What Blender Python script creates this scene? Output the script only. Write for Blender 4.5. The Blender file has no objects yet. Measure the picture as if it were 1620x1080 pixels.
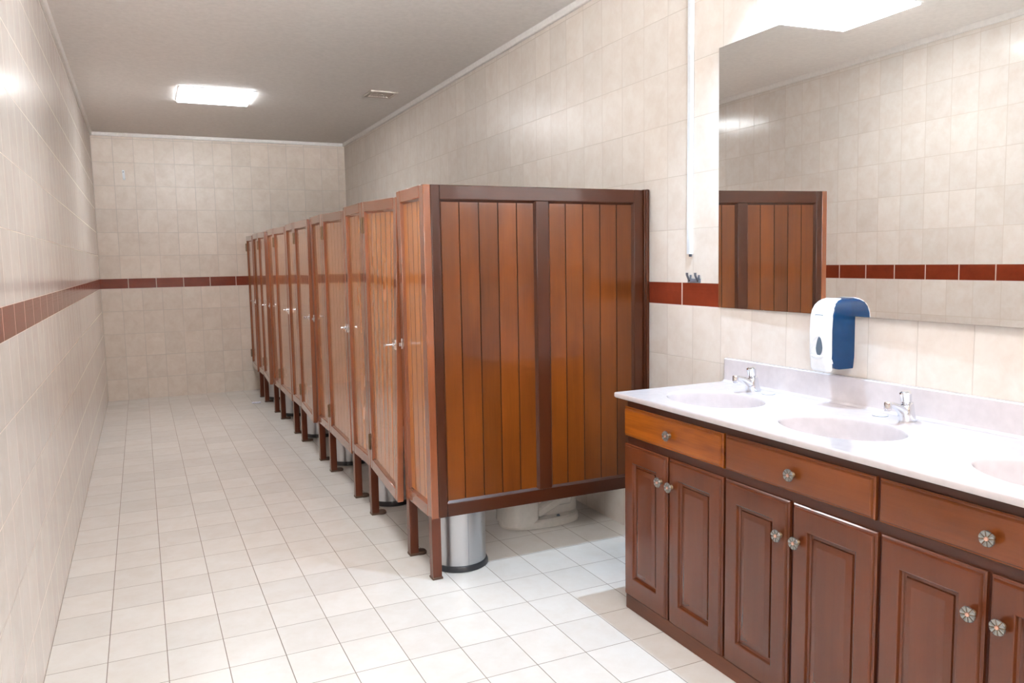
import bpy, bmesh, math, random
from mathutils import Vector, Matrix
random.seed(7)
PI = math.pi
C = bpy.context.scene.collection
sc = bpy.context.scene

# ------------------------------------------------------------------ room constants (metres)
W, D, H = 2.715, 9.63, 2.898          # right wall, far wall, ceiling
REAR = -1.30                          # wall behind the camera
BT, BB = 1.3366, 1.2316               # red tile band, top and bottom
AX = 1.53                             # plane of the cubicle fronts
SY = 3.32                             # plane of the near side partition
ZT, ZB = 1.793, 0.287                 # cubicle top and bottom

# ------------------------------------------------------------------ colour helper
def s2l(c):
    c = c / 255.0
    return c / 12.92 if c <= 0.04045 else ((c + 0.055) / 1.055) ** 2.4
def rgb(r, g, b): return (s2l(r), s2l(g), s2l(b), 1.0)

# ------------------------------------------------------------------ node helpers
class NT:
    def __init__(self, name):
        self.m = bpy.data.materials.new(name); self.m.use_nodes = True
        self.t = self.m.node_tree; self.t.nodes.clear()
        self.out = self.n('ShaderNodeOutputMaterial')
        self.b = self.n('ShaderNodeBsdfPrincipled')
        self.l(self.b.outputs[0], self.out.inputs[0])
    def n(self, kind, **kw):
        x = self.t.nodes.new(kind)
        for k, v in kw.items(): setattr(x, k, v)
        return x
    def l(self, a, b): self.t.links.new(a, b)
    def put(self, sock, v):
        if hasattr(v, 'links') or isinstance(v, bpy.types.NodeSocket): self.l(v, sock)
        else: sock.default_value = v
    def math(self, op, a, b=0.0, clamp=False):
        x = self.n('ShaderNodeMath', operation=op); x.use_clamp = clamp
        self.put(x.inputs[0], a); self.put(x.inputs[1], b); return x.outputs[0]
    def mix(self, f, a, b, mode='MIX'):
        x = self.n('ShaderNodeMix', data_type='RGBA', blend_type=mode)
        self.put(x.inputs[0], f); self.put(x.inputs[6], a); self.put(x.inputs[7], b); return x.outputs[2]
    def ramp(self, f, stops):
        x = self.n('ShaderNodeValToRGB'); e = x.color_ramp.elements
        while len(e) < len(stops): e.new(0.5)
        for i, (p, c) in enumerate(stops): e[i].position = p; e[i].color = c
        self.l(f, x.inputs[0]); return x.outputs[0]
    def noise(self, vec, scale, detail=3.0, rough=0.5, dist=0.0):
        x = self.n('ShaderNodeTexNoise'); self.l(vec, x.inputs['Vector'])
        x.inputs['Scale'].default_value = scale; x.inputs['Detail'].default_value = detail
        x.inputs['Roughness'].default_value = rough; x.inputs['Distortion'].default_value = dist
        return x.outputs[0]
    def comb(self, x, y, z):
        c = self.n('ShaderNodeCombineXYZ')
        for i, v in enumerate((x, y, z)): self.put(c.inputs[i], v)
        return c.outputs[0]
    def pos(self):
        g = self.n('ShaderNodeNewGeometry'); s = self.n('ShaderNodeSeparateXYZ'); self.l(g.outputs['Position'], s.inputs[0])
        return g.outputs['Position'], s.outputs
    def bump(self, h, strength, dist):
        x = self.n('ShaderNodeBump'); x.inputs['Strength'].default_value = strength; x.inputs['Distance'].default_value = dist
        self.l(h, x.inputs['Height']); self.l(x.outputs[0], self.b.inputs['Normal'])
    def set(self, **kw):
        for k, v in kw.items(): self.put(self.b.inputs[k.replace('_', ' ')], v)

def plain(name, col, rough=0.4, metal=0.0, **kw):
    n = NT(name); n.set(Base_Color=col, Roughness=rough, Metallic=metal, **kw)
    p, s = n.pos()
    v = n.noise(p, 35.0, 2.0)
    n.l(n.mix(0.12, col, n.ramp(v, [(0.3, (0.35, 0.35, 0.35, 1)), (0.7, (0.95, 0.95, 0.95, 1))]), 'MULTIPLY'), n.b.inputs['Base Color'])
    return n.m

def tile(name, axis, u0, v0, bw, bh, mort, base, blotch, grout, rough, gdepth=0.0012, wav=0.25, grooves=False, mixamt=0.55):
    """rectangular tiles laid in a plain grid; axis picks the wall's horizontal direction ('x','y') or 'floor'"""
    n = NT(name); p, s = n.pos()
    if axis == 'x': u, v = s[0], s[2]
    elif axis == 'y': u, v = s[1], s[2]
    else: u, v = s[0], s[1]
    vec = n.comb(n.math('ADD', u, 40 * bw - u0), n.math('ADD', v, 40 * bh - v0), 0.0)
    br = n.n('ShaderNodeTexBrick'); br.offset = 0.0; br.squash = 1.0; br.offset_frequency = 1; br.squash_frequency = 1
    n.l(vec, br.inputs['Vector'])
    br.inputs['Color1'].default_value = (0, 0, 0, 1); br.inputs['Color2'].default_value = (1, 1, 1, 1)
    br.inputs['Scale'].default_value = 1.0; br.inputs['Mortar Size'].default_value = mort
    br.inputs['Mortar Smooth'].default_value = 0.3; br.inputs['Bias'].default_value = 0.0
    br.inputs['Brick Width'].default_value = bw; br.inputs['Row Height'].default_value = bh
    rnd, fac = br.outputs['Color'], br.outputs['Fac']
    off = n.n('ShaderNodeVectorMath', operation='ADD'); n.l(p, off.inputs[0])
    sc_ = n.n('ShaderNodeVectorMath', operation='SCALE'); n.l(rnd, sc_.inputs[0]); sc_.inputs['Scale'].default_value = 7.3
    n.l(sc_.outputs[0], off.inputs[1])
    q = off.outputs[0]
    b1 = n.noise(q, 9.0, 4.0, 0.6, 0.4); b2 = n.noise(q, 38.0, 3.0, 0.6)
    f = n.math('MULTIPLY', n.math('ADD', n.math('MULTIPLY', b1, 0.75), n.math('MULTIPLY', b2, 0.25)), 1.0)
    f = n.ramp(f, [(0.38, (0, 0, 0, 1)), (0.66, (1, 1, 1, 1))])
    col = n.mix(n.math('MULTIPLY', f, mixamt), base, blotch)
    bright = n.math('ADD', 0.95, n.math('MULTIPLY', rnd, 0.08))
    col = n.mix(1.0, col, n.comb(bright, bright, bright), 'MULTIPLY')
    dirty = n.noise(p, 2.3, 3.0)
    g2 = n.mix(dirty, grout, tuple(c * (0.66 if axis in ('x', 'floor') else 0.80) for c in grout[:3]) + (1,))
    n.l(n.mix(fac, col, g2), n.b.inputs['Base Color'])
    n.l(n.math('ADD', rough, n.math('MULTIPLY', fac, 0.5), True), n.b.inputs['Roughness'])
    wave = n.noise(q, 5.0, 1.0)
    h = n.math('SUBTRACT', n.math('MULTIPLY', wave, wav), fac)
    if grooves:
        for k in (0.30, 0.44, 0.58):
            zc = BT - (BT - BB) * (k - 0.16)
            d = n.math('ABSOLUTE', n.math('SUBTRACT', s[2], zc))
            h = n.math('SUBTRACT', h, n.math('MULTIPLY', n.math('LESS_THAN', d, 0.0014), 2.5))
    n.bump(h, 0.6, gdepth)
    n.set(Specular_IOR_Level=0.5)
    return n.m

def wood(name, axis, dark, light, rough=0.22, coat=0.6, contrast=1.0):
    n = NT(name)
    tc = n.n('ShaderNodeTexCoord'); oi = n.n('ShaderNodeObjectInfo')
    add = n.n('ShaderNodeVectorMath', operation='ADD'); n.l(tc.outputs['Object'], add.inputs[0])
    tone = n.n('ShaderNodeAttribute'); tone.attribute_name = 'tone'
    r1 = n.math('MULTIPLY', oi.outputs['Random'], 13.0); r2 = n.math('ADD', r1, n.math('MULTIPLY', tone.outputs['Fac'], 9.0))
    n.l(n.comb(r1, r2, r2), add.inputs[1])
    mp = n.n('ShaderNodeMapping'); n.l(add.outputs[0], mp.inputs['Vector'])
    mp.inputs['Scale'].default_value = {'z': (1, 1, .05), 'y': (1, .05, 1), 'x': (.05, 1, 1)}[axis]
    fine = n.noise(mp.outputs[0], 150.0, 3.0, 0.6); mid = n.noise(mp.outputs[0], 26.0, 4.0, 0.6, 0.6)
    mp2 = n.n('ShaderNodeMapping'); n.l(add.outputs[0], mp2.inputs['Vector'])
    mp2.inputs['Scale'].default_value = {'z': (1, 1, .35), 'y': (1, .35, 1), 'x': (.35, 1, 1)}[axis]
    big = n.noise(mp2.outputs[0], 5.0, 3.0, 0.5)
    f = n.math('ADD', n.math('ADD', n.math('MULTIPLY', fine, 0.13), n.math('MULTIPLY', mid, 0.22)), n.math('MULTIPLY', big, 0.65))
    c = n.ramp(f, [(0.5 - 0.20 / contrast, dark), (0.5 + 0.20 / contrast, light)])
    t = n.math('ADD', 0.72, n.math('MULTIPLY', tone.outputs['Fac'], 0.56))
    c = n.mix(1.0, c, n.comb(t, t, t), 'MULTIPLY')
    n.l(c, n.b.inputs['Base Color'])
    n.l(n.math('ADD', rough, n.math('MULTIPLY', big, 0.05)), n.b.inputs['Roughness'])
    n.set(Specular_IOR_Level=0.3, Coat_Weight=coat, Coat_Roughness=0.06)
    n.bump(n.math('ADD', n.math('MULTIPLY', mid, 0.7), n.math('MULTIPLY', fine, 0.0)), 0.012, 0.002)
    return n.m

def metal(name, col, rough, brushed=None):
    n = NT(name); n.set(Base_Color=col, Metallic=1.0, Roughness=rough)
    if brushed:
        tc = n.n('ShaderNodeTexCoord'); mp = n.n('ShaderNodeMapping'); n.l(tc.outputs['Object'], mp.inputs[0])
        mp.inputs['Scale'].default_value = brushed
        v = n.noise(mp.outputs[0], 60.0, 3.0)
        n.l(n.math('ADD', rough - 0.06, n.math('MULTIPLY', v, 0.14)), n.b.inputs['Roughness'])
        n.bump(v, 0.01, 0.001)
    return n.m

def emit(name, col, strength):
    n = NT(name); n.t.nodes.remove(n.b)
    e = n.n('ShaderNodeEmission'); e.inputs[0].default_value = col; e.inputs[1].default_value = strength
    n.l(e.outputs[0], n.out.inputs[0]); return n.m

# ------------------------------------------------------------------ materials
TB, TL, TG = rgb(233, 227, 221), rgb(219, 205, 193), rgb(222, 210, 198)
ROWH = 0.25
M = {}
def wallset(key, axis, u0, bw, bu0, bbw, rough, TB=TB, TL=TL):
    M[key + '_up'] = tile('cream_wall_tile_' + key + '_upper', axis, u0, BT, bw, ROWH, 0.0028, TB, TL, TG, rough)
    M[key + '_low'] = tile('cream_wall_tile_' + key + '_lower', axis, u0, BB, bw, ROWH, 0.0028, TB, TL, TG, rough)
    M[key + '_band'] = tile('red_band_tile_' + key, axis, bu0, BB - 0.2, bbw, 0.6, 0.0045, rgb(128, 52, 32), rgb(104, 40, 26), rgb(222, 200, 182), 0.16, 0.0012, 0.15, True)
wallset('left', 'y', 2.767, 0.1966, 3.92, 0.2615, 0.15)
wallset('right', 'y', 2.767, 0.1966, 2.773, 0.272, 0.30, rgb(232, 223, 214), rgb(216, 200, 186))
wallset('back', 'x', 0.004, 0.2022, -0.005, 0.2805, 0.28, rgb(228, 215, 202), rgb(209, 190, 173))
for k_ in ('left', 'right'):
    for q_ in ('_up', '_low'):
        for nd_ in M[k_ + q_].node_tree.nodes:
            if nd_.type == 'TEX_BRICK': nd_.inputs['Mortar Size'].default_value = 0.0021
M['floor'] = tile('white_floor_tile', 'floor', 0.0, 3.41, 0.2012, 0.2455, 0.0018, rgb(227, 223, 218), rgb(217, 208, 198), rgb(146, 132, 120), 0.24, 0.0012, 0.25, False, 0.5)
M['paint'] = plain('ceiling_paint', rgb(248, 244, 240), 0.55)
M['cornice'] = plain('cornice_paint', rgb(246, 243, 239), 0.5)
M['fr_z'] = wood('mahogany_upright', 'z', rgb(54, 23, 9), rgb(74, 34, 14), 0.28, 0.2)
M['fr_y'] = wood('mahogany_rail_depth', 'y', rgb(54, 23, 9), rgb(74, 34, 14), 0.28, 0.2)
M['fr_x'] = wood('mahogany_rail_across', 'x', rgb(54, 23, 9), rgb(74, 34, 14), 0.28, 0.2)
M['df_z'] = wood('door_frame_upright', 'z', rgb(112, 58, 32), rgb(152, 88, 54), 0.24, 1.0)
M['df_y'] = wood('door_frame_rail', 'y', rgb(112, 58, 32), rgb(152, 88, 54), 0.24, 1.0)
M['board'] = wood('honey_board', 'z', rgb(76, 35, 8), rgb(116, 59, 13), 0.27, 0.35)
M['dboard'] = wood('door_board', 'z', rgb(164, 94, 42), rgb(204, 128, 62), 0.24, 1.0, 0.65)
M['groove'] = wood('groove_dark_wood', 'z', rgb(44, 18, 6), rgb(58, 26, 9), 0.5, 0.0)
M['leg'] = wood('leg_wood', 'z', rgb(78, 36, 20), rgb(104, 52, 31), 0.28, 0.3)
M['van_z'] = wood('vanity_wood_upright', 'z', rgb(76, 35, 17), rgb(100, 49, 25), 0.22, 0.5, 0.7)
M['van_y'] = wood('vanity_wood_rail', 'y', rgb(78, 37, 15), rgb(116, 60, 25), 0.22, 0.5, 0.8)
M['van_dark'] = wood('vanity_carcass_wood', 'y', rgb(52, 21, 11), rgb(74, 33, 18), 0.3, 0.4)
M['honey'] = wood('vanity_honey_drawer', 'y', rgb(98, 44, 8), rgb(164, 89, 20), 0.24, 0.5, 1.6)
M['plinth'] = wood('vanity_plinth_wood', 'y', rgb(70, 34, 18), rgb(112, 62, 36), 0.4, 0.2)
M['marble'] = plain('cast_marble', rgb(215, 207, 209), 0.12, 0.0, Coat_Weight=0.3)
M['porcelain'] = plain('porcelain', rgb(232, 226, 218), 0.12)
M['chrome'] = metal('chrome', (0.78, 0.80, 0.84, 1), 0.07)
M['pewter'] = metal('pewter', (0.34, 0.35, 0.34, 1), 0.32)
M['copper'] = metal('copper_stud', (0.72, 0.45, 0.36, 1), 0.3)
M['steel'] = metal('brushed_steel', (0.50, 0.51, 0.53, 1), 0.30, (.25, .25, 1.5))
M['bracket'] = plain('grey_galvanised', rgb(126, 134, 148), 0.4, 0.3)
M['hinge'] = metal('dark_brass', (0.22, 0.15, 0.09, 1), 0.4)
M['rubber'] = plain('black_rubber', (0.02, 0.022, 0.026, 1), 0.35)
M['footmetal'] = plain('rusty_foot', rgb(84, 62, 48), 0.6)
M['pvc'] = plain('white_pvc', rgb(232, 236, 240), 0.3)
M['whitepl'] = plain('white_plastic', rgb(238, 240, 242), 0.22)
M['bluepl'] = plain('blue_smoked_plastic', rgb(2, 50, 92), 0.10, 0.0, Coat_Weight=0.0, Specular_IOR_Level=0.35)
M['greypl'] = plain('grey_plastic', rgb(92, 108, 124), 0.2)
M['badge'] = plain('badge_blue', rgb(60, 96, 128), 0.3)
M['paper'] = plain('paper', rgb(226, 226, 240), 0.8)
M['screw'] = plain('dark_screw', (0.03, 0.03, 0.03, 1), 0.5)
M['vent'] = plain('vent_plastic', rgb(214, 204, 194), 0.45)
M['ventdark'] = plain('vent_shade_dark', (0.05, 0.045, 0.04, 1), 0.8)
M['mirroredge'] = plain('mirror_edge', rgb(150, 160, 156), 0.2)
n = NT('mirror_silver'); n.set(Base_Color=(0.90, 0.91, 0.90, 1), Metallic=1.0, Roughness=0.0); M['mirror'] = n.m
n = NT('added_window_pane'); tr = n.n('ShaderNodeBsdfTransparent'); gl = n.n('ShaderNodeBsdfGlossy'); gl.inputs['Roughness'].default_value = 0.02
fr_ = n.n('ShaderNodeFresnel'); fr_.inputs[0].default_value = 1.25; mxs = n.n('ShaderNodeMixShader')
n.l(fr_.outputs[0], mxs.inputs[0]); n.l(tr.outputs[0], mxs.inputs[1]); n.l(gl.outputs[0], mxs.inputs[2]); n.l(mxs.outputs[0], n.out.inputs[0]); n.t.nodes.remove(n.b); M['pane'] = n.m
M['panel_light'] = emit('panel_light', (0.955, 0.98, 1.0, 1), 24.5)
M['spot_light'] = emit('spot_light', (0.85, 0.93, 1.0, 1), 12.0)

# ------------------------------------------------------------------ mesh builder
class MB:
    def __init__(self): self.bm = bmesh.new(); self.tone = self.bm.faces.layers.float.new('tone'); self.mats = []
    def mi(self, m):
        if m not in self.mats: self.mats.append(m)
        return self.mats.index(m)
    def _fin(self, faces, m, tone):
        i = self.mi(m)
        for f in faces: f.material_index = i; f[self.tone] = tone
        return faces
    def box(self, x0, x1, y0, y1, z0, z1, m, tone=0.5, bev=0.0, mp=None, seg=2, side=None):
        vs = [self.bm.verts.new((x, y, z)) for x in (x0, x1) for y in (y0, y1) for z in (z0, z1)]
        q = [(0, 1, 3, 2), (4, 6, 7, 5), (0, 4, 5, 1), (2, 3, 7, 6), (0, 2, 6, 4), (1, 5, 7, 3)]
        fs = [self.bm.faces.new([vs[i] for i in f]) for f in q]
        self._fin(fs, m, tone)
        allv = list(vs)
        if bev:
            es = list({e for f in fs for e in f.edges})
            r = bmesh.ops.bevel(self.bm, geom=es, offset=bev, segments=seg, affect='EDGES', profile=0.5, clamp_overlap=True)
            for f in r['faces']: f.material_index = self.mi(m); f[self.tone] = tone
            allv = [v for v in set(r['verts']) | set(vs) if v.is_valid]
            fs = list({f for v in allv for f in v.link_faces})
            self._fin(fs, m, tone)
        if side:                          # darker wood on the faces inside the grooves between boards
            for f in fs:
                f.normal_update()
                if abs(f.normal.y) < 0.9: f.material_index = self.mi(side)
        if mp:
            for v in allv: v.co = Vector(mp(*v.co))
        return allv
    def loft(self, rings, m, tone=0.5, cap0=True, cap1=True, closed=True):
        """rings: list of point lists of equal length"""
        vr = [[self.bm.verts.new(p) for p in r] for r in rings]; fs = []
        k = len(rings[0])
        for a, b in zip(vr[:-1], vr[1:]):
            for i in range(k if closed else k - 1):
                j = (i + 1) % k
                fs.append(self.bm.faces.new((a[i], a[j], b[j], b[i])))
        if cap0: fs.append(self.bm.faces.new(vr[0][::-1]))
        if cap1: fs.append(self.bm.faces.new(vr[-1]))
        self._fin(fs, m, tone); return vr
    def lathe(self, prof, m, o=(0, 0, 0), axis='z', k=32, cap0=True, cap1=True, tone=0.5):
        def pt(r, h, a):
            c, s = r * math.cos(a), r * math.sin(a)
            if axis == 'z': return (o[0] + c, o[1] + s, o[2] + h)
            if axis == 'x': return (o[0] + h, o[1] + c, o[2] + s)
            return (o[0] + c, o[1] + h, o[2] + s)
        return self.loft([[pt(max(r, 1e-5), h, 2 * PI * i / k) for i in range(k)] for r, h in prof], m, tone, cap0, cap1)
    def tube(self, pts, rad, m, k=12, tone=0.5, flat=None):
        pts = [Vector(p) for p in pts]; rings = []
        rads = rad if isinstance(rad, (list, tuple)) else [rad] * len(pts)
        up = Vector((0, 0, 1)); prev = None
        for i, p in enumerate(pts):
            d = (pts[min(i + 1, len(pts) - 1)] - pts[max(i - 1, 0)]).normalized()
            if prev is None:
                a = up if abs(d.z) < 0.9 else Vector((0, 1, 0))
                s = d.cross(a).normalized()
            else: s = (prev - d * prev.dot(d)).normalized()
            prev = s; t = s.cross(d)
            fl = flat[i] if flat else 1.0
            rings.append([tuple(p + rads[i] * (s * math.cos(2 * PI * j / k) + t * math.sin(2 * PI * j / k) * fl)) for j in range(k)])
        self.loft(rings, m, tone)
    def poly(self, pts, m, tone=0.5):
        f = self.bm.faces.new([self.bm.verts.new(p) for p in pts]); self._fin([f], m, tone); return f
    def build(self, name, parent=None, loc=None, deform=None, smooth=True, angle=20):
        bm = self.bm
        if deform:
            for v in bm.verts: v.co = Vector(deform(*v.co))
        bmesh.ops.recalc_face_normals(bm, faces=bm.faces[:])
        me = bpy.data.meshes.new(name); bm.to_mesh(me); bm.free()
        for m in self.mats: me.materials.append(m)
        if smooth:
            me.polygons.foreach_set('use_smooth', [True] * len(me.polygons))
            me.set_sharp_from_angle(angle=math.radians(angle))
        o = bpy.data.objects.new(name, me); C.objects.link(o)
        if parent: o.parent = parent
        if loc: o.location = loc
        return o

def tag(o, label, cat, group=None):
    o['label'] = label; o['category'] = cat
    if group: o['group'] = group
    return o
def thing(name, label, cat, loc=(0, 0, 0), group=None):
    o = bpy.data.objects.new(name, None); C.objects.link(o); o.location = loc; o.empty_display_size = 0.1
    return tag(o, label, cat, group)
def struct(mb, name):
    o = mb.build(name, smooth=False); o['kind'] = 'structure'; return o
def roundrect(hx, hy, r, n=6, cx=0.0, cy=0.0):
    pts = []
    for sx, sy, a0 in ((1, 1, 0), (-1, 1, PI / 2), (-1, -1, PI), (1, -1, 1.5 * PI)):
        for i in range(n + 1):
            a = a0 + PI / 2 * i / n
            pts.append((cx + sx * (hx - r) + r * math.cos(a), cy + sy * (hy - r) + r * math.sin(a)))
    return pts

# ------------------------------------------------------------------ the room
b = MB(); b.box(-0.1, W + 0.1, REAR - 0.1, D + 0.1, -0.1, 0.0, M['floor']); struct(b, 'floor')
b = MB(); b.box(-0.1, W + 0.1, REAR - 0.1, D + 0.1, H, H + 0.1, M['paint']); struct(b, 'ceiling')
def wall(name, key, x0, x1, y0, y1):
    b = MB()
    b.box(x0, x1, y0, y1, 0.0, BB, M[key + '_low']); b.box(x0, x1, y0, y1, BB, BT, M[key + '_band']); b.box(x0, x1, y0, y1, BT, H, M[key + '_up'])
    struct(b, name)
wall('wall_left', 'left', -0.1, 0.0, REAR, D)
wall('wall_right', 'right', W, W + 0.1, REAR, D)
wall('wall_back', 'back', -0.1, W + 0.1, D, D + 0.1)
wx0, wx1, wz0, wz1 = 0.15, 2.55, 2.02, 2.80            # added window behind the camera, made up to let in fill for the ceiling
b = MB()
for x0, x1, z0, z1, k in ((-.1, W + .1, 0, BB, 'low'), (-.1, W + .1, BB, BT, 'band'), (-.1, W + .1, BT, wz0, 'up'), (-.1, W + .1, wz1, H, 'up'), (-.1, wx0, wz0, wz1, 'up'), (wx1, W + .1, wz0, wz1, 'up')):
    b.box(x0, x1, REAR - .1, REAR, z0, z1, M['back_' + k])
struct(b, 'wall_front')
b = MB()
for x0, x1, z0, z1 in ((wx0, wx1, wz0, wz0 + .04), (wx0, wx1, wz1 - .04, wz1), (wx0, wx0 + .04, wz0, wz1), (wx1 - .04, wx1, wz0, wz1), (1.33, 1.37, wz0, wz1)):
    b.box(x0, x1, REAR - .08, REAR - .03, z0, z1, M['whitepl'])
wf = struct(b, 'added_fill_window')
b = MB(); b.box(wx0 + .03, wx1 - .03, REAR - .058, REAR - .054, wz0 + .03, wz1 - .03, M['pane']); b.build('pane', wf)
def cornice(name, p0, p1, nrm):
    """small plaster bead where wall meets ceiling"""
    b = MB(); prof = [(0.0, -0.036), (0.014, -0.036), (0.019, -0.031), (0.021, -0.022), (0.022, -0.006), (0.024, 0.0), (0.0, 0.0)]
    r = [[(p[0] + nrm[0] * a, p[1] + nrm[1] * a, H + z) for a, z in prof] for p in (p0, p1)]
    b.loft(r, M['cornice']); o = b.build(name); o['kind'] = 'structure'
cornice('trim_1', (W, REAR), (W, D), (-1, 0)); cornice('trim_2', (0, D), (W, D), (0, -1)); cornice('trim_3', (0, REAR), (0, D), (1, 0))

# ------------------------------------------------------------------ ceiling fittings
def panel_light(cx, cy, label):
    t = thing('ceiling_light', label, 'ceiling light', (cx, cy, H), 'square ceiling light panels')
    b = MB(); h, f = 0.302, 0.012
    for x0, x1, y0, y1 in ((-h, h, -h, -h + f), (-h, h, h - f, h), (-h, -h + f, -h + f, h - f), (h - f, h, -h + f, h - f)):
        b.box(x0, x1, y0, y1, -0.006, 0.0, M['whitepl'], bev=0.002)
    b.build('frame', t)
    b = MB(); b.box(-h + f, h - f, -h + f, h - f, -0.018, -0.002, M['panel_light']); b.build('diffuser', t)
panel_light(1.065, 7.306, 'bright square white ceiling light panel toward the far end of the room')
panel_light(1.065, 3.66, 'bright square ceiling light panel seen reflected in the top of the wall mirror')
panel_light(1.065, 0.02, 'square ceiling light panel on the ceiling above the camera')
t = thing('downlight', 'small round cool white downlight on the ceiling above the washbasin counter', 'ceiling light', (2.37, 2.42, H))
b = MB(); b.lathe([(0.055, 0.0), (0.075, 0.0), (0.075, -0.012), (0.068, -0.018), (0.055, -0.018), (0.052, -0.004)], M['whitepl'], k=40, cap0=False, cap1=False); b.build('trim_ring', t)
b = MB(); b.lathe([(0.001, -0.006), (0.052, -0.006), (0.052, -0.001), (0.001, -0.001)], M['spot_light'], k=40); b.build('lamp_disc', t)
ld = bpy.data.lights.new('spot_lamp', 'SPOT'); ld.energy = 168.0; ld.color = (0.56, 0.78, 1.0); ld.spot_size = math.radians(92); ld.spot_blend = 1.0; ld.shadow_soft_size = 0.014
lo = bpy.data.objects.new('spot_lamp', ld); C.objects.link(lo); lo.location = (2.37, 2.42, H - .03)

t = thing('ceiling_vent', 'small square ceiling vent grille near the right hand cornice', 'vent', (2.348, 6.73, H))
b = MB(); h = 0.118
for x0, x1, y0, y1 in ((-h, h, -h, -h + .03), (-h, h, h - .03, h), (-h, -h + .03, -h + .03, h - .03), (h - .03, h, -h + .03, h - .03)):
    b.box(x0, x1, y0, y1, -0.014, 0.0, M['vent'], bev=0.003)
b.build('frame', t)
b = MB(); b.box(-h + .028, h - .028, -h + .028, h - .028, -0.003, 0.0, M['ventdark']); b.build('duct_shade_sheet', t)  # flat near-black sheet: the duct's shade put into its colour, no hole behind
b = MB(); L = h - .03
for i in range(-7, 8):
    for s in (1, -1):
        c = i * 0.022
        # diagonal bar clipped to the opening
        a0, a1 = max(-L, -L - c), min(L, L - c)
        if a1 - a0 < 0.01: continue
        p0 = (a0, s * (a0 + c), -0.006); p1 = (a1, s * (a1 + c), -0.006)
        b.tube([p0, p1], 0.0032, M['vent'], 4)
b.lathe([(0.02, -0.004), (0.02, -0.012), (0.001, -0.013)], M['vent'], k=20)
b.build('grille', t)

# ------------------------------------------------------------------ cubicles
def mpx(u, w, v): return (w, u, v)      # a front: width along +Y, face toward -X
def mpy(u, w, v): return (u, w, v)      # a side partition: width along +X, face toward -Y

def joinery(t, mp, width, z0, z1, th, sl, sr, rt, rb, mids, fz, fh, bd, nb, deform=None, bead=0.011):
    """framed panel of tongue-and-groove boards; returns nothing, adds 'frame' and 'board_panel' children"""
    b = MB()
    def bx(u0, u1, v0, v1, m, tn): b.box(u0, u1, 0.0, th, v0, v1, m, tn, 0.003, mp)
    rnd = lambda: random.uniform(0.38, 0.62)
    bx(0, sl, z0, z1, fz, rnd()); bx(width - sr, width, z0, z1, fz, rnd())
    for a, c in mids: bx(a, c, z0 + rb, z1 - rt, fz, rnd())
    bx(sl, width - sr, z1 - rt, z1, fh, rnd()); bx(sl, width - sr, z0, z0 + rb, fh, rnd())
    # openings
    edges = [sl] + [e for m_ in mids for e in m_] + [width - sr]
    ops = [(edges[i], edges[i + 1]) for i in range(0, len(edges), 2)]
    rec = 0.015
    for (u0, u1) in ops:                 # bead moulding round each opening
        v0, v1 = z0 + rb, z1 - rt
        def prism(a, c, m):              # a,c: end triangles
            b.loft([[mp(*p) for p in a], [mp(*p) for p in c]], m, 0.45)
        prism([(u0, .004, v0), (u0, rec, v0), (u0 + bead, rec, v0)], [(u0, .004, v1), (u0, rec, v1), (u0 + bead, rec, v1)], fz)
        prism([(u1, .004, v0), (u1, rec, v0), (u1 - bead, rec, v0)], [(u1, .004, v1), (u1, rec, v1), (u1 - bead, rec, v1)], fz)
        prism([(u0, .004, v0), (u0, rec, v0), (u0, rec, v0 + bead)], [(u1, .004, v0), (u1, rec, v0), (u1, rec, v0 + bead)], fh)
        prism([(u0, .004, v1), (u0, rec, v1), (u0, rec, v1 - bead)], [(u1, .004, v1), (u1, rec, v1), (u1, rec, v1 - bead)], fh)
    b.build('frame', t, deform=deform)
    for (u0, u1), k in zip(ops, nb):
        b = MB(); w_ = (u1 - u0) / k
        gap, tr, gb = (.0009, (.38, .62), .0012) if bd == M['dboard'] else (.0008, (.2, .8), .0015)
        for i in range(k):
            b.box(u0 + i * w_ + gap, u0 + (i + 1) * w_ - gap, rec - .001, rec + .011, z0 + rb - .004, z1 - rt + .004, bd, random.uniform(*tr), gb, mp, 1, M['groove'])
        b.box(u0 - .002, u1 + .002, rec + .009, rec + .013, z0 + rb - .004, z1 - rt + .004, M['groove'], 0.2, 0.0, mp)
        b.build('board_panel', t, deform=deform)

def leg(t, x, y, flange=True):
    b = MB(); b.box(x, x + .044, y, y + .044, 0.008, ZB + .01, M['leg'], 0.45, 0.003)
    lg = b.build('leg', t)
    b = MB()
    if flange:
        b.box(x - .002, x + .046, y - .002, y + .046, 0.0, 0.012, M['footmetal'], 0.5, 0.002)
        b.lathe([(0.030, 0.0), (0.030, 0.010), (0.024, 0.017), (0.001, 0.018)], M['footmetal'], (x + .060, y + .022, 0), k=20)
    else:
        b.box(x - .003, x + .048, y - .003, y + .047, 0.0, 0.011, M['footmetal'], 0.5, 0.003)
    b.build('foot', lg)

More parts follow.
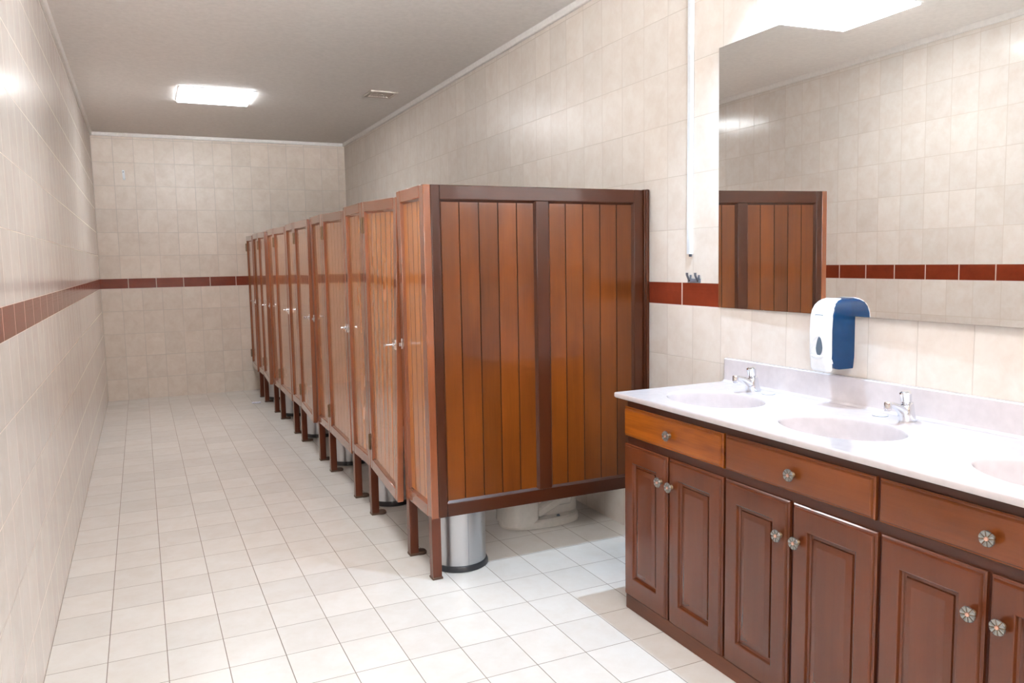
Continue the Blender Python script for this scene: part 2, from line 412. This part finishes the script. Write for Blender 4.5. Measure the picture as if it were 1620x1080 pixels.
pan0 = [3.32, 4.372, 5.450, 6.525, 7.590, 8.655]
pan1 = [3.715, 4.812, 5.868, 6.936, 8.035, 9.075]
ordw = ['first', 'second', 'third', 'fourth', 'fifth', 'sixth']
plab = ['narrow fixed wooden front panel at the near corner of the cubicles, beside the side partition',
        'narrow fixed wooden front panel between the nearest cubicle door and the second one',
        'narrow fixed wooden front panel between the second and third cubicle doors',
        'narrow fixed wooden front panel between the third and fourth cubicle doors',
        'narrow fixed wooden front panel between the fourth and fifth cubicle doors',
        'narrow fixed wooden front panel before the last cubicle door near the far wall']
for k in range(6):
    y0, y1 = pan0[k], pan1[k]; wd = y1 - y0
    t = thing('front_panel', plab[k], 'cubicle panel', (AX, y0, 0), 'fixed cubicle front panels')
    joinery(t, mpx, wd, ZB, ZT, .035, .058, .058, .055, .058, [], M['df_z'], M['df_y'], M['dboard'], [4])
    leg(t, -.001, 0.002, k > 0); leg(t, -.001, wd - .058, True)
    b = MB(); b.box(-.004, .001, wd - .024, wd - .004, 1.035, 1.085, M['chrome'], 0.5, .001); b.box(-.012, -.003, wd - .02, wd - .008, 1.048, 1.064, M['chrome'], 0.5, .001)
    b.build('strike_plate', t)

# (outward lift at the near edge: top, bottom; sag; latch lever length)
dwarp = [(0.000, 0.040, 0.024, .048), (0.0, 0.004, 0.018, .022), (0.016, 0.030, 0.010, .034), (0.002, 0.004, 0.012, .024), (0.018, 0.030, 0.012, .03), (0.004, 0.012, 0.010, .026)]
dlab = ['cubicle door nearest the camera, its lower corner sprung outward from the corner panel',
        'second cubicle door from the front, shut flush between two fixed panels',
        'third cubicle door from the front, slightly ajar so its dark edge shows',
        'fourth cubicle door from the front, shut, next beyond the first ajar door',
        'fifth cubicle door from the front, standing ajar near the far end',
        'last and farthest cubicle door, hinged against the far tiled wall']
for k in range(6):
    y0 = pan1[k] + .005; y1 = (pan0[k + 1] if k < 5 else D - .004) - .005; wd = y1 - y0
    t = thing('cubicle_door', dlab[k], 'cubicle door', (AX, y0, 0), 'wooden cubicle doors')
    top, bot, sag, lv = dwarp[k]
    def df(x, y, z, wd=wd, top=top, bot=bot, sag=sag):
        n_ = max(0.0, 1 - y / wd); h = max(0.0, min(1.0, (z - ZB) / (ZT - ZB)))
        return (x - n_ * (top * h + bot * (1 - h)), y, z - sag * n_)
    joinery(t, mpx, wd, ZB, ZT, .032, .048, .048, .055, .058, [], M['df_z'], M['df_y'], M['dboard'], [6], df)
    b = MB()                              # chrome bolt: plate, barrel and lever
    b.box(-.005, .001, .006, .034, 1.052, 1.100, M['chrome'], 0.5, .0015)
    b.lathe([(.009, .001), (.009, -.012), (.006, -.016), (.0055, -lv), (.0085, -lv - .003), (.0085, -lv - .010), (.001, -lv - .012)], M['chrome'], (0, .020, 1.078), 'x', 16)
    b.box(-.012, -.004, -.003, .030, 1.072, 1.084, M['chrome'], 0.5, .001)
    b.build('latch', t, deform=df)
    for zc in (1.665, 0.44):
        b = MB()
        b.lathe([(.0055, -.045), (.0055, .045)], M['hinge'], (-.004, wd - .003, zc), 'z', 12)
        for q in (-.03, 0, .03): b.lathe([(.0065, q - .006), (.0065, q + .006)], M['hinge'], (-.004, wd - .003, zc), 'z', 12)
        b.box(-.0015, .001, wd - .022, wd + .001, zc - .042, zc + .042, M['hinge'])
        b.build('hinge', t, deform=df)

# near side partition, facing the camera
sx0 = AX + .0355; sw = W - .032 - sx0
t = thing('side_partition', 'tall wooden side partition of honey boards facing the camera at the near end', 'partition', (sx0, SY, 0))
joinery(t, mpy, sw, ZB, ZT, .035, .042, .052, .064, .062, [(2.084 - sx0, 2.151 - sx0)], M['fr_z'], M['fr_x'], M['board'], [5, 5])
b = MB(); b.box(sw, sw + .031, -.012, .048, ZB, ZT + .002, M['fr_z'], .5, .004)
b.box(sw + .008, sw + .024, -.018, -.010, ZB, ZT + .002, M['fr_z'], .62, .003); b.build('wall_post', t)
# partitions between cubicles
for k in range(1, 6):
    yy = (pan0[k] + pan1[k]) / 2 - .0175
    t = thing('inner_partition', 'wooden partition between the %s and %s cubicle from the front' % (ordw[k - 1], ordw[k]), 'partition', (AX + .0355, yy, 0), 'partitions between the cubicles')
    joinery(t, mpy, W - .001 - AX - .0355, ZB, ZT - .01, .035, .06, .06, .064, .062, [(.55, .617)], M['fr_z'], M['fr_x'], M['board'], [5, 5])

# ------------------------------------------------------------------ bins
def bin_parts(t):
    b = MB(); b.lathe([(.132, .028), (.132, .40), (.130, .404), (.126, .404), (.124, .38)], M['steel'], k=64, cap0=True, cap1=False)
    b.box(-.0008, .0008, -.1328, -.131, .03, .40, M['bracket']); b.build('body', t)
    b = MB(); b.lathe([(.001, 0.0), (.136, 0.0), (.142, .004), (.142, .016), (.137, .027), (.130, .030), (.001, .030)], M['rubber'], k=64); b.build('base_ring', t, angle=40)
    b = MB(); b.lathe([(.134, .398), (.136, .408), (.132, .430), (.110, .452), (.06, .462), (.001, .464)], M['steel'], k=64); b.build('lid', t)
t = thing('waste_bin', 'brushed steel waste bin with black base right behind the near corner leg', 'bin', (1.716, 3.478, 0), 'steel waste bins in the cubicles'); bin_parts(t)
blab = ['brushed steel waste bin under the cubicle door nearest the camera', 'brushed steel waste bin showing below the second cubicle door from the front',
        'brushed steel waste bin showing below the third cubicle door from the front', 'brushed steel waste bin showing below the fourth cubicle door from the front',
        'farthest brushed steel waste bin, low under the fifth cubicle door']
bpos = [(1.722, 4.615), (1.722, 5.700), (1.722, 6.745), (1.722, 7.81), (1.722, 8.88)]
for lab, (bx_, by_) in zip(blab, bpos):
    r = t.copy(); C.objects.link(r); r.location = (bx_, by_, 0); r['label'] = lab
    for ch in t.children:
        c = ch.copy(); C.objects.link(c); c.parent = r

# ------------------------------------------------------------------ toilet in the first cubicle (faces -X)
t = thing('toilet', 'white porcelain toilet standing in the first cubicle behind the side partition', 'toilet', (2.345, 3.850, 0))
def oval(cx, hx, hy, z, k=40, e=2.4):
    pts = []
    for i in range(k):
        a = 2 * PI * i / k; c, s = math.cos(a), math.sin(a)
        pts.append((cx + hx * math.copysign(abs(c) ** (2 / e), c), hy * math.copysign(abs(s) ** (2 / e), s), z))
    return pts
b = MB()
b.loft([oval(0, .238, .136, 0), oval(0, .240, .138, .012), oval(0, .236, .134, .034), oval(.004, .225, .122, .044)], M['porcelain'])          # foot
b.loft([oval(-.135, .100, .130, .02, e=3.2), oval(-.133, .100, .122, .10, e=3.2), oval(-.13, .106, .118, .20, e=3), oval(-.12, .13, .14, .30, e=2.6)], M['porcelain'])   # front column
b.loft([oval(.075, .16, .066, .03), oval(.08, .155, .062, .14), oval(.06, .19, .085, .24), oval(.02, .24, .14, .31)], M['porcelain'])       # rear web
for s in (-1, 1):                                                                                                                    # trapway relief
    b.tube([(-.04, s * .05, .06), (.02, s * .062, .10), (.08, s * .066, .13), (.14, s * .062, .12), (.16, s * .06, .20), (.12, s * .06, .27)], [.03, .036, .038, .036, .038, .045], M['porcelain'], 16)
b.build('pedestal', t)
b = MB(); b.loft([oval(-.04, .20, .13, .26), oval(-.05, .235, .165, .33), oval(-.055, .250, .180, .385), oval(-.055, .248, .178, .395), oval(-.055, .20, .135, .395), oval(-.055, .17, .11, .33), oval(-.02, .08, .06, .24)], M['porcelain']); b.build('bowl', t)
b = MB(); b.loft([oval(-.055, .252, .184, .396), oval(-.055, .255, .187, .405), oval(-.055, .250, .182, .416), oval(-.055, .19, .125, .416), oval(-.055, .185, .12, .396)], M['whitepl']); b.build('seat', t)
b = MB(); b.loft([oval(-.05, .252, .184, .418), oval(-.05, .255, .187, .426), oval(-.05, .245, .178, .438)], M['whitepl']); b.build('lid', t)
b = MB(); b.box(.185, .350, -.21, .21, .39, .72, M['porcelain'], .5, .02, None, 4); b.box(.177, .358, -.218, .218, .715, .75, M['porcelain'], .5, .01, None, 3)
b.box(.12, .345, -.12, .12, .30, .40, M['porcelain'], .5, .02); b.build('cistern', t)
b = MB(); b.lathe([(.012, 0), (.012, -.012), (.004, -.016)], M['chrome'], (.183, .15, .67), 'x', 16); b.box(.160, .170, .08, .155, .662, .678, M['chrome'], .5, .003); b.build('flush_lever', t)
for s in (-1, 1):
    b = MB(); b.lathe([(.010, .036), (.010, .047), (.006, .052), (.001, .053)], M['greypl'], (.07, s * .100, 0), k=16); b.build('floor_bolt', t)

# ------------------------------------------------------------------ vanity cabinet
VX = 2.170                                 # face frame plane; doors stand 20 mm proud of it
t = thing('vanity_cabinet', 'long dark stained wooden vanity cabinet under the white washbasin counter', 'cabinet', (VX, 2.688, 0))
Y0 = 2.688
VEND = 0.825
b = MB()
dp_ = W - .002 - VX
b.box(0, .020, VEND - Y0, 0, .058, .885, M['van_dark'], .45, .002)
b.box(.019, dp_, -.018, 0, .0, .885, M['van_dark'], .45, .002); b.box(.019, dp_, VEND - Y0, VEND - Y0 + .018, .0, .885, M['van_dark'], .45, .002)
b.box(.019, dp_, VEND - Y0 + .017, -.017, .058, .074, M['van_dark'], .45); b.box(dp_ - .012, dp_, VEND - Y0 + .017, -.017, .07, .76, M['van_dark'], .45)
cab = b.build('carcass', t)
b = MB(); b.box(-.012, .02, VEND - Y0, -.003, 0, .060, M['plinth'], .5, .003); b.build('plinth', t)
OGEE = [(0, 0), (0, -.009), (.0035, -.0125), (.0075, -.0125), (.0085, -.015), (.012, -.0195), (.016, -.020)]
def rings_panel(b, y0, y1, z0, z1, prof, m, tone, extra=(0, 0)):
    rs = []
    for ins, x in prof:
        et, eb = (extra if ins > .03 else (0, 0))
        rs.append([(x, y0 + ins, z0 + ins + eb), (x, y1 - ins, z0 + ins + eb), (x, y1 - ins, z1 - ins - et), (x, y0 + ins, z1 - ins - et)])
    b.loft(rs, m, tone)
def knob(parent, y, z, x=-.016, r=.0195):
    b = MB()
    b.lathe([(.009, -.003), (.008, -.007), (.0055, -.010), (.005, -.016), (.008, -.020), (.012, -.022)], M['hinge'], (x, y, z), 'x', 20)
    b.lathe([(r - .0025, -.0205), (r - .002, -.0225), (r - .004, -.0240), (.001, -.0240)], M['hinge'], (x, y, z), 'x', 32)
    for i in range(8):                     # flower petals
        a = 2 * PI * i / 8 + .2; rs = []
        for q in (-.33, -.17, 0, .17, .33):
            c0, s0 = math.cos(a + q * .45), math.sin(a + q * .45); c1, s1 = math.cos(a + q), math.sin(a + q)
            lift = -.0262 + abs(q) * .003
            rs.append([(x - .0235, y + .006 * c0, z + .006 * s0), (x + lift, y + .006 * c0, z + .006 * s0), (x + lift - .0006, y + (r - .001) * c1, z + (r - .001) * s1), (x - .0225, y + r * c1, z + r * s1)])
        b.loft(rs, M['pewter'])
    b.lathe([(.0055, -.0245), (.0050, -.0275), (.0025, -.0290), (.0002, -.0292)], M['copper'], (x, y, z), 'x', 16)
    b.build('knob', parent)
for i, (a, c) in enumerate([(2.690, 2.086), (2.073, 1.469), (1.455, .845)]):
    b = MB(); m = M['honey'] if i == 0 else M['van_y']
    rings_panel(b, c - Y0, a - Y0, .732, .855, OGEE, m, .62 if i == 0 else .66)
    d = b.build('drawer', t, angle=20)
    if i == 0: d['label'] = 'honey coloured drawer front'
    knob(d, (a + c) / 2 - Y0 - .012, .792)
DP = OGEE + [(.062, -.020), (.0645, -.019), (.067, -.011), (.071, -.0065), (.079, -.0065), (.081, -.011), (.084, -.0115), (.098, -.0165), (.100, -.0165)]
kz = .600
for i, (a, c, ky) in enumerate([(2.690, 2.400, 2.428), (2.389, 2.084, 2.362), (2.072, 1.778, 1.806), (1.763, 1.458, 1.733), (1.446, 1.152, 1.176), (1.141, .850, 1.104)]):
    b = MB()
    rings_panel(b, c - Y0, a - Y0, .058, .702, DP, M['van_z'], [.72, .5, .46, .5, .48, .5][i], (.010, .022))
    d = b.build('door', t, angle=20)
    knob(d, ky - Y0, [.602, .598, .588, .588, .594, .592][i])

# ------------------------------------------------------------------ counter with moulded basins
CT, CX0, CX1, CYL, CYR = .910, 2.128, W - .002, 2.722, 0.80
basins = [(2.372, 2.392), (2.378, 1.790), (2.386, 1.115)]
BA, BBY = .162, .216
t = thing('washbasin_counter', 'long glossy white washbasin counter with moulded oval basins on the vanity cabinet', 'counter', (CX0, CYL, CT))
def L(x, y, z): return (x - CX0, y - CYL, z - CT)
b = MB(); N = 96
cuts = [CYL, (basins[0][1] + basins[1][1]) / 2, (basins[1][1] + basins[2][1]) / 2, CYR]
rim = [(1.0, 0.0), (.988, -.0012), (.975, -.005), (.965, -.012)]
er = .006
for (cx, cy), ya, yb in zip(basins, cuts[:-1], cuts[1:]):
    x0, x1 = CX0 + er, CX1
    yt = ya - (er if ya == CYL else 0); ybm = yb
    outer, inner = [], []
    per = []
    for i in range(N):
        a = 2 * PI * i / N; dx, dy = math.cos(a), math.sin(a)
        tx = ((x1 - cx) / dx) if dx > 1e-9 else ((x0 - cx) / dx if dx < -1e-9 else 1e9)
        ty = ((yt - cy) / dy) if dy > 1e-9 else ((ybm - cy) / dy if dy < -1e-9 else 1e9)
        s_ = min(tx, ty); outer.append([cx + dx * s_, cy + dy * s_])
        inner.append((cx + BA * dx, cy + BBY * dy))
    for cxn, cyn in ((x0, yt), (x0, ybm), (x1, yt), (x1, ybm)):      # snap nearest samples to the corners
        j = min(range(N), key=lambda q: (outer[q][0] - cxn) ** 2 + (outer[q][1] - cyn) ** 2); outer[j] = [cxn, cyn]
    r = [[L(p[0], p[1], CT) for p in outer], [L(p[0], p[1], CT) for p in inner]]
    b.loft(r, M['marble'], .5, False, False)
# front and left edges (rounded), underside
def edge(pa, pb, nx, ny):
    prof = [(0, 0)] + [(er * math.sin(q), -er + er * math.cos(q)) for q in (.4, .8, 1.2, PI / 2)] + [(er, -.018), (er - .003, -.022), (-.03, -.022)]
    return [[L(p[0] + nx(o_), p[1] + ny(o_), CT + z) for p in (pa, pb)] for o_, z in prof]
prof = [(0, 0)] + [(er * math.sin(q), -er + er * math.cos(q)) for q in (.4, .8, 1.2, PI / 2)] + [(er, -.018), (er - .003, -.022), (-.03, -.022)]
path = []
for o_, z in prof:
    path.append([L(CX1, CYL - er + o_, CT + z), L(CX0 + er - o_, CYL - er + o_, CT + z), L(CX0 + er - o_, CYR, CT + z)])
b.loft(path, M['marble'], .5, False, False, closed=False)
b.build('slab', t, angle=50)
# backsplash with a coved foot and rounded top
b = MB(); bt = 1.012 - CT; xb = CX1 - CX0 - .018; xe = CX1 - CX0
pr_ = [(xb - .016, 0.0005), (xb - .007, .003), (xb - .002, .008), (xb, .018), (xb, bt - .004), (xb + .004, bt), (xe, bt), (xe, 0.0005)]
rs = []
for yy, sc_ in ((-.006, 1.0), (-.004, 1.0), (CYR - CYL, 1.0)): rs.append([(x, yy, z) for x, z in pr_])
b.loft(rs, M['marble']); b.build('backsplash', t)
for (cx, cy) in basins:
    b = MB(); rs = []
    prof = rim + [(.957, -.040), (.948, -.075), (.915, -.105), (.82, -.128), (.62, -.142), (.38, -.147), (.14, -.149)]
    for f, z in prof:
        rs.append([L(cx + BA * f * math.cos(2 * PI * i / N), cy + BBY * f * math.sin(2 * PI * i / N), CT + z) for i in range(N)])
    b.loft(rs, M['marble'], .5, False, True); bo = b.build('basin', t, angle=60)
    b = MB(); b.lathe([(.024, .0), (.026, .003), (.020, .004), (.017, -.002), (.001, -.003)], M['chrome'], L(cx, cy, CT - .149), k=24); b.build('drain', bo)
for px, py in ((2.622, 2.368), (2.632, 1.852), (2.632, 1.236)):
    b = MB(); b.lathe([(.0235, 0.0), (.024, .0015), (.021, .003), (.018, .0022), (.001, .0022)], M['whitepl'], L(px, py, CT), k=32)
    b.lathe([(.0252, 0.0), (.0252, .0012), (.0234, .0014)], M['bracket'], L(px, py, CT), k=32, cap1=False); b.build('tap_hole_cap', t)

# ------------------------------------------------------------------ push taps
def tap(x, y, label, rz=0.0):
    t = thing('push_tap', label, 'tap', (x, y, CT + .0003), 'chrome push taps on the counter'); t.rotation_euler = (0, 0, rz)
    b = MB()
    def sec(cx, hx, hy, z, tilt=0.0, k=28):
        return [(cx + hx * math.cos(2 * PI * i / k), hy * math.sin(2 * PI * i / k), z + tilt * hx * math.cos(2 * PI * i / k)) for i in range(k)]
    b.loft([sec(.004, .031, .027, 0), sec(.004, .031, .027, .003), sec(.000, .029, .0255, .012), sec(-.004, .028, .024, .030, .15), sec(-.004, .025, .022, .046, .25), sec(-.003, .021, .020, .057, .25), sec(-.003, .014, .014, .060, .25)], M['chrome'])
    b.build('body', t)
    b = MB()
    b.tube([(-.004, 0, .022), (-.020, 0, .034), (-.042, 0, .047), (-.062, 0, .056), (-.078, 0, .061), (-.088, 0, .060)], [.021, .0195, .0155, .0125, .0115, .0105], M['chrome'], 18, flat=[1.0, .9, .75, .75, .85, .9])
    sp = b.build('spout', t)
    b = MB(); b.lathe([(.0105, .012), (.0118, .008), (.0118, -.010), (.0098, -.013), (.0098, -.017), (.001, -.017)], M['chrome'], (-.090, 0, .058), 'z', 24)
    b.build('aerator', sp)
    b = MB()
    b.lathe([(.013, 0.0), (.013, .008), (.0165, .013), (.0180, .034), (.0195, .039), (.0180, .043), (.012, .0465), (.001, .047)], M['chrome'], (0, 0, 0), 'z', 28)
    for v in b.bm.verts: v.co = Matrix.Rotation(-.16, 3, 'Y') @ v.co + Vector((-.003, 0, .053))
    b.build('push_button', t)
tap(2.618, 2.452, 'chrome push tap behind the nearest-to-cubicles oval basin')
tap(2.632, 1.750, 'chrome push tap behind the middle oval basin, right of the soap dispenser')

# ------------------------------------------------------------------ soap dispenser
t = thing('soap_dispenser', 'white and dark blue soap dispenser mounted on the wall over the counter', 'soap dispenser', (W, 2.090, 1.035))
def dsec(x0, x1, hy, r, z, n=6):
    """rounded front corners, square at the wall: x0 = wall side, x1 = front (more negative)"""
    pts = [(x0, hy, z), (x0, -hy, z)]
    for a0 in (1.5 * PI, PI):
        for i in range(n + 1):
            a = a0 - PI / 2 * i / n
            cy_ = -hy + r if a0 == 1.5 * PI else hy - r
            pts.append((x1 + r + r * math.cos(a), cy_ + r * math.sin(a), z))
    return pts
b = MB()
hs = [(.008, -.070, .046), (.012, -.088, .048), (.050, -.110, .0515), (.150, -.113, .0515), (.205, -.110, .0515), (.230, -.102, .0500), (.246, -.090, .0470), (.2555, -.074, .041), (.261, -.055, .034)]
b.loft([dsec(-.0005, x1, hy, .006, z) for z, x1, hy in hs], M['bluepl']); b.build('housing', t, angle=50)
b = MB()
cs = [(.030, -.098, -.112, .044), (.033, -.098, -.116, .047), (.045, -.100, -.118, .0485), (.070, -.102, -.120, .0495), (.150, -.104, -.121, .0500), (.195, -.103, -.119, .0500), (.222, -.096, -.113, .0488), (.240, -.084, -.103, .0458), (.252, -.070, -.091, .0405), (.259, -.056, -.078, .0355), (.2630, -.048, -.064, .0305)]
b.loft([dsec(x0, x1, hy, .010, z) for z, x0, x1, hy in cs], M['whitepl']); cov = b.build('front_cover', t, angle=50)
b = MB()
b.loft([dsec(x0, x1, hy, .012, z) for z, x0, x1, hy in ((.000, -.100, -.112, .034), (.003, -.098, -.118, .039), (.012, -.098, -.122, .042), (.045, -.100, -.1225, .0435), (.075, -.105, -.1210, .040), (.105, -.110, -.1195, .028), (.125, -.112, -.1188, .012))], M['whitepl']); b.build('push_lever', t, angle=50)
b = MB()                                   # arched recess outline, scoop lip, window
arc = [(-.1205, .004 + .033 * math.cos(q), .062 + .066 * math.sin(q)) for q in [PI * i / 16 for i in range(17)]]
b.tube(arc, .0016, M['whitepl'], 8)
b.loft([[(-.1205 - d * .010 * s_, .005 + .030 * c_, .060 - .018 * s_ * f) for c_, s_ in [(math.cos(PI * i / 14), math.sin(PI * i / 14)) for i in range(15)]] for f, d in ((0.0, .3), (.35, 1.0), (1.0, .2))], M['whitepl'], .5, False, False, False)
b.build('scoop_rim', cov)
b = MB(); rs = []
for x, f in ((-.1170, 1.0), (-.1232, .92), (-.1240, .6)):
    rs.append([(x, -.002 + f * .0150 * math.cos(a) * (1 if math.sin(a) < 0 else 1 - .35 * math.sin(a)), .086 + f * (.044 if math.sin(a) > 0 else .030) * math.sin(a)) for a in [2 * PI * i / 28 for i in range(28)]])
b.loft(rs, M['greypl']); b.build('sight_window', t)
b = MB(); b.box(-.1175, -.1145, -.012, .024, .200, .206, M['badge'], .5, .0012); b.box(-.1182, -.117, -.009, .021, .2022, .2040, M['whitepl']); b.build('badge', t)
b = MB(); b.lathe([(.009, .020), (.009, .004), (.005, -.004), (.001, -.004)], M['rubber'], (-.082, -.006, 0.004), 'z', 20); b.build('nozzle', t)

# ------------------------------------------------------------------ mirror (hung very slightly out of true)
t = thing('wall_mirror', 'large frameless wall mirror above the washbasin counter reflecting the cubicles', 'mirror', (W, 2.1, 1.788))
e_, tl = .015, -.0075
my0, my1, mz0, mz1 = CYR - 2.1, 2.775 - 2.1, 1.2335 - 1.788, 2.346 - 1.788
def mx(y, z): return -.022 + e_ * y + tl * (z - .012)
b = MB(); fr = [(y, z) for y, z in ((my0, mz0), (my1, mz0), (my1, mz1), (my0, mz1))]
b.loft([[(-.0005, y, z) for y, z in fr], [(mx(y, z) + .001, y, z) for y, z in fr]], M['mirroredge']); b.build('backing', t, smooth=False)
b = MB(); q = .0006
b.loft([[(mx(y, z) + .001, y, z) for y, z in fr], [(mx(y, z), y, z) for y, z in fr]], M['mirror']); b.build('glass', t, smooth=False)

# ------------------------------------------------------------------ right wall: cable trunking and clip bracket
t = thing('cable_trunking', 'narrow white plastic cable trunking running down the right wall from the ceiling', 'cable trunking', (W, 2.980, 1.470))
b = MB(); zt_ = H - .036 - 1.470
b.loft([[(-.0005, -.016, z), (-.0005, .016, z), (-.010, .016, z), (-.0145, .0135, z), (-.016, .010, z), (-.016, -.010, z), (-.0145, -.0135, z), (-.010, -.016, z)] for z in (0, zt_)], M['pvc']); b.build('cover', t)
b = MB(); b.box(-.010, -.003, -.012, .004, -.012, .02, M['greypl'], .5, .002); b.build('cable_end', t)
t = thing('clip_bracket', 'small grey metal two-pronged bracket on the right wall just above the red band', 'bracket', (W, 2.952, 1.338))
b = MB(); b.box(-.006, .0015, -.045, .045, 0, .019, M['bracket'], .5, .0015); b.build('base_plate', t)
for s in (-.030, .030):
    b = MB()
    b.loft([[(x, s + dy - .007, z), (x, s + dy + .009, z), (x - .002, s + dy + .009, z), (x - .002, s + dy - .007, z)] for x, dy, z in ((-.005, 0, .012), (-.010, .001, .020), (-.016, .003, .034), (-.017, .003, .046))], M['bracket'])
    b.loft([[(x, s + dy - .006, z), (x, s + dy + .006, z), (x - .002, s + dy + .006, z), (x - .002, s + dy - .006, z)] for x, dy, z in ((-.004, -.005, .014), (-.006, -.009, .026), (-.007, -.011, .036))], M['bracket'])
    b.build('prong', t)
    b = MB(); b.lathe([(.004, 0), (.004, -.002), (.001, -.003)], M['screw'], (-.006, s, .009), 'x', 12); b.build('screw', t)

# ------------------------------------------------------------------ far wall hook plate, floor scrap
t = thing('hook_plate', 'small white plastic hook plate screwed high on the far wall at left', 'wall plate', (.300, D, 2.402))
b = MB(); b.loft([[(x + hx, -y, z) for hx, y in ((-.013, -.0015), (.013, -.0015), (.013, .006), (-.013, .006))] for x, z in ((.002, 0.0), (0, .055), (-.003, .104))], M['whitepl']); 
b.box(-.010, .014, -.014, -.004, .004, .022, M['whitepl'], .5, .003); b.build('plate', t)
b = MB(); b.lathe([(.005, 0), (.005, -.002), (.001, -.003)], M['screw'], (-.003, -.006, .084), 'y', 14); b.build('screw', t)

b = MB(); k, q = 10, 6
g = [[b.bm.verts.new((-.045 + .09 * i / k, -.030 + .06 * j / q, .004 + .010 * abs(math.sin(i * 1.3 + j * .9)) * (0.4 + random.random() * .6))) for j in range(q + 1)] for i in range(k + 1)]
fs = [b.bm.faces.new((g[i][j], g[i + 1][j], g[i + 1][j + 1], g[i][j + 1])) for i in range(k) for j in range(q)]
b._fin(fs, M['paper'], .5)
ex = bmesh.ops.extrude_face_region(b.bm, geom=fs)
for v in [v for v in ex['geom'] if isinstance(v, bmesh.types.BMVert)]: v.co.z = max(0.0, v.co.z - .004)
o = b.build('paper_scrap', None, (1.437, 8.66, 0)); tag(o, 'crumpled scrap of pale paper lying on the floor near the far wall', 'litter')

# ------------------------------------------------------------------ camera
yaw, pitch, roll, f, cx = 0.438717292, -0.101002553, -0.0174361989, 1247.06409, 0.390252151
fwd = Vector((math.sin(yaw) * math.cos(pitch), math.cos(yaw) * math.cos(pitch), math.sin(pitch)))
right = Vector((math.cos(yaw), -math.sin(yaw), 0)); up = right.cross(fwd)
r2 = right * math.cos(roll) + up * math.sin(roll); u2 = up * math.cos(roll) - right * math.sin(roll)
cam = bpy.data.cameras.new('camera'); cam.sensor_width = 36.0; cam.lens = f / 1620 * 36.0; cam.clip_start = 0.02
co = bpy.data.objects.new('camera', cam); C.objects.link(co)
mt = Matrix((r2, u2, -fwd)).transposed().to_4x4(); mt.translation = Vector((cx, 0, 1.45)); co.matrix_world = mt
sc.camera = co

# ------------------------------------------------------------------ world and colour management
w = bpy.data.worlds.new('world'); sc.world = w; w.use_nodes = True
nt = w.node_tree; bg = nt.nodes['Background']                      # overcast sky above, strong glow below the horizon added to light the ceiling
tc = nt.nodes.new('ShaderNodeTexCoord'); sp = nt.nodes.new('ShaderNodeSeparateXYZ'); nt.links.new(tc.outputs['Generated'], sp.inputs[0])
mr = nt.nodes.new('ShaderNodeMapRange'); mr.inputs['From Min'].default_value = -0.04; mr.inputs['From Max'].default_value = 0.04
mr.inputs['To Min'].default_value = 80.0; mr.inputs['To Max'].default_value = 9.0
nt.links.new(sp.outputs[2], mr.inputs['Value']); nt.links.new(mr.outputs[0], bg.inputs[1])
bg.inputs[0].default_value = (0.96, 0.98, 1.0, 1)
sc.view_settings.view_transform = 'Standard'; sc.view_settings.look = 'None'; sc.view_settings.gamma = 1.0
sc.view_settings.use_curve_mapping = False
sc.view_settings.exposure = 0.17
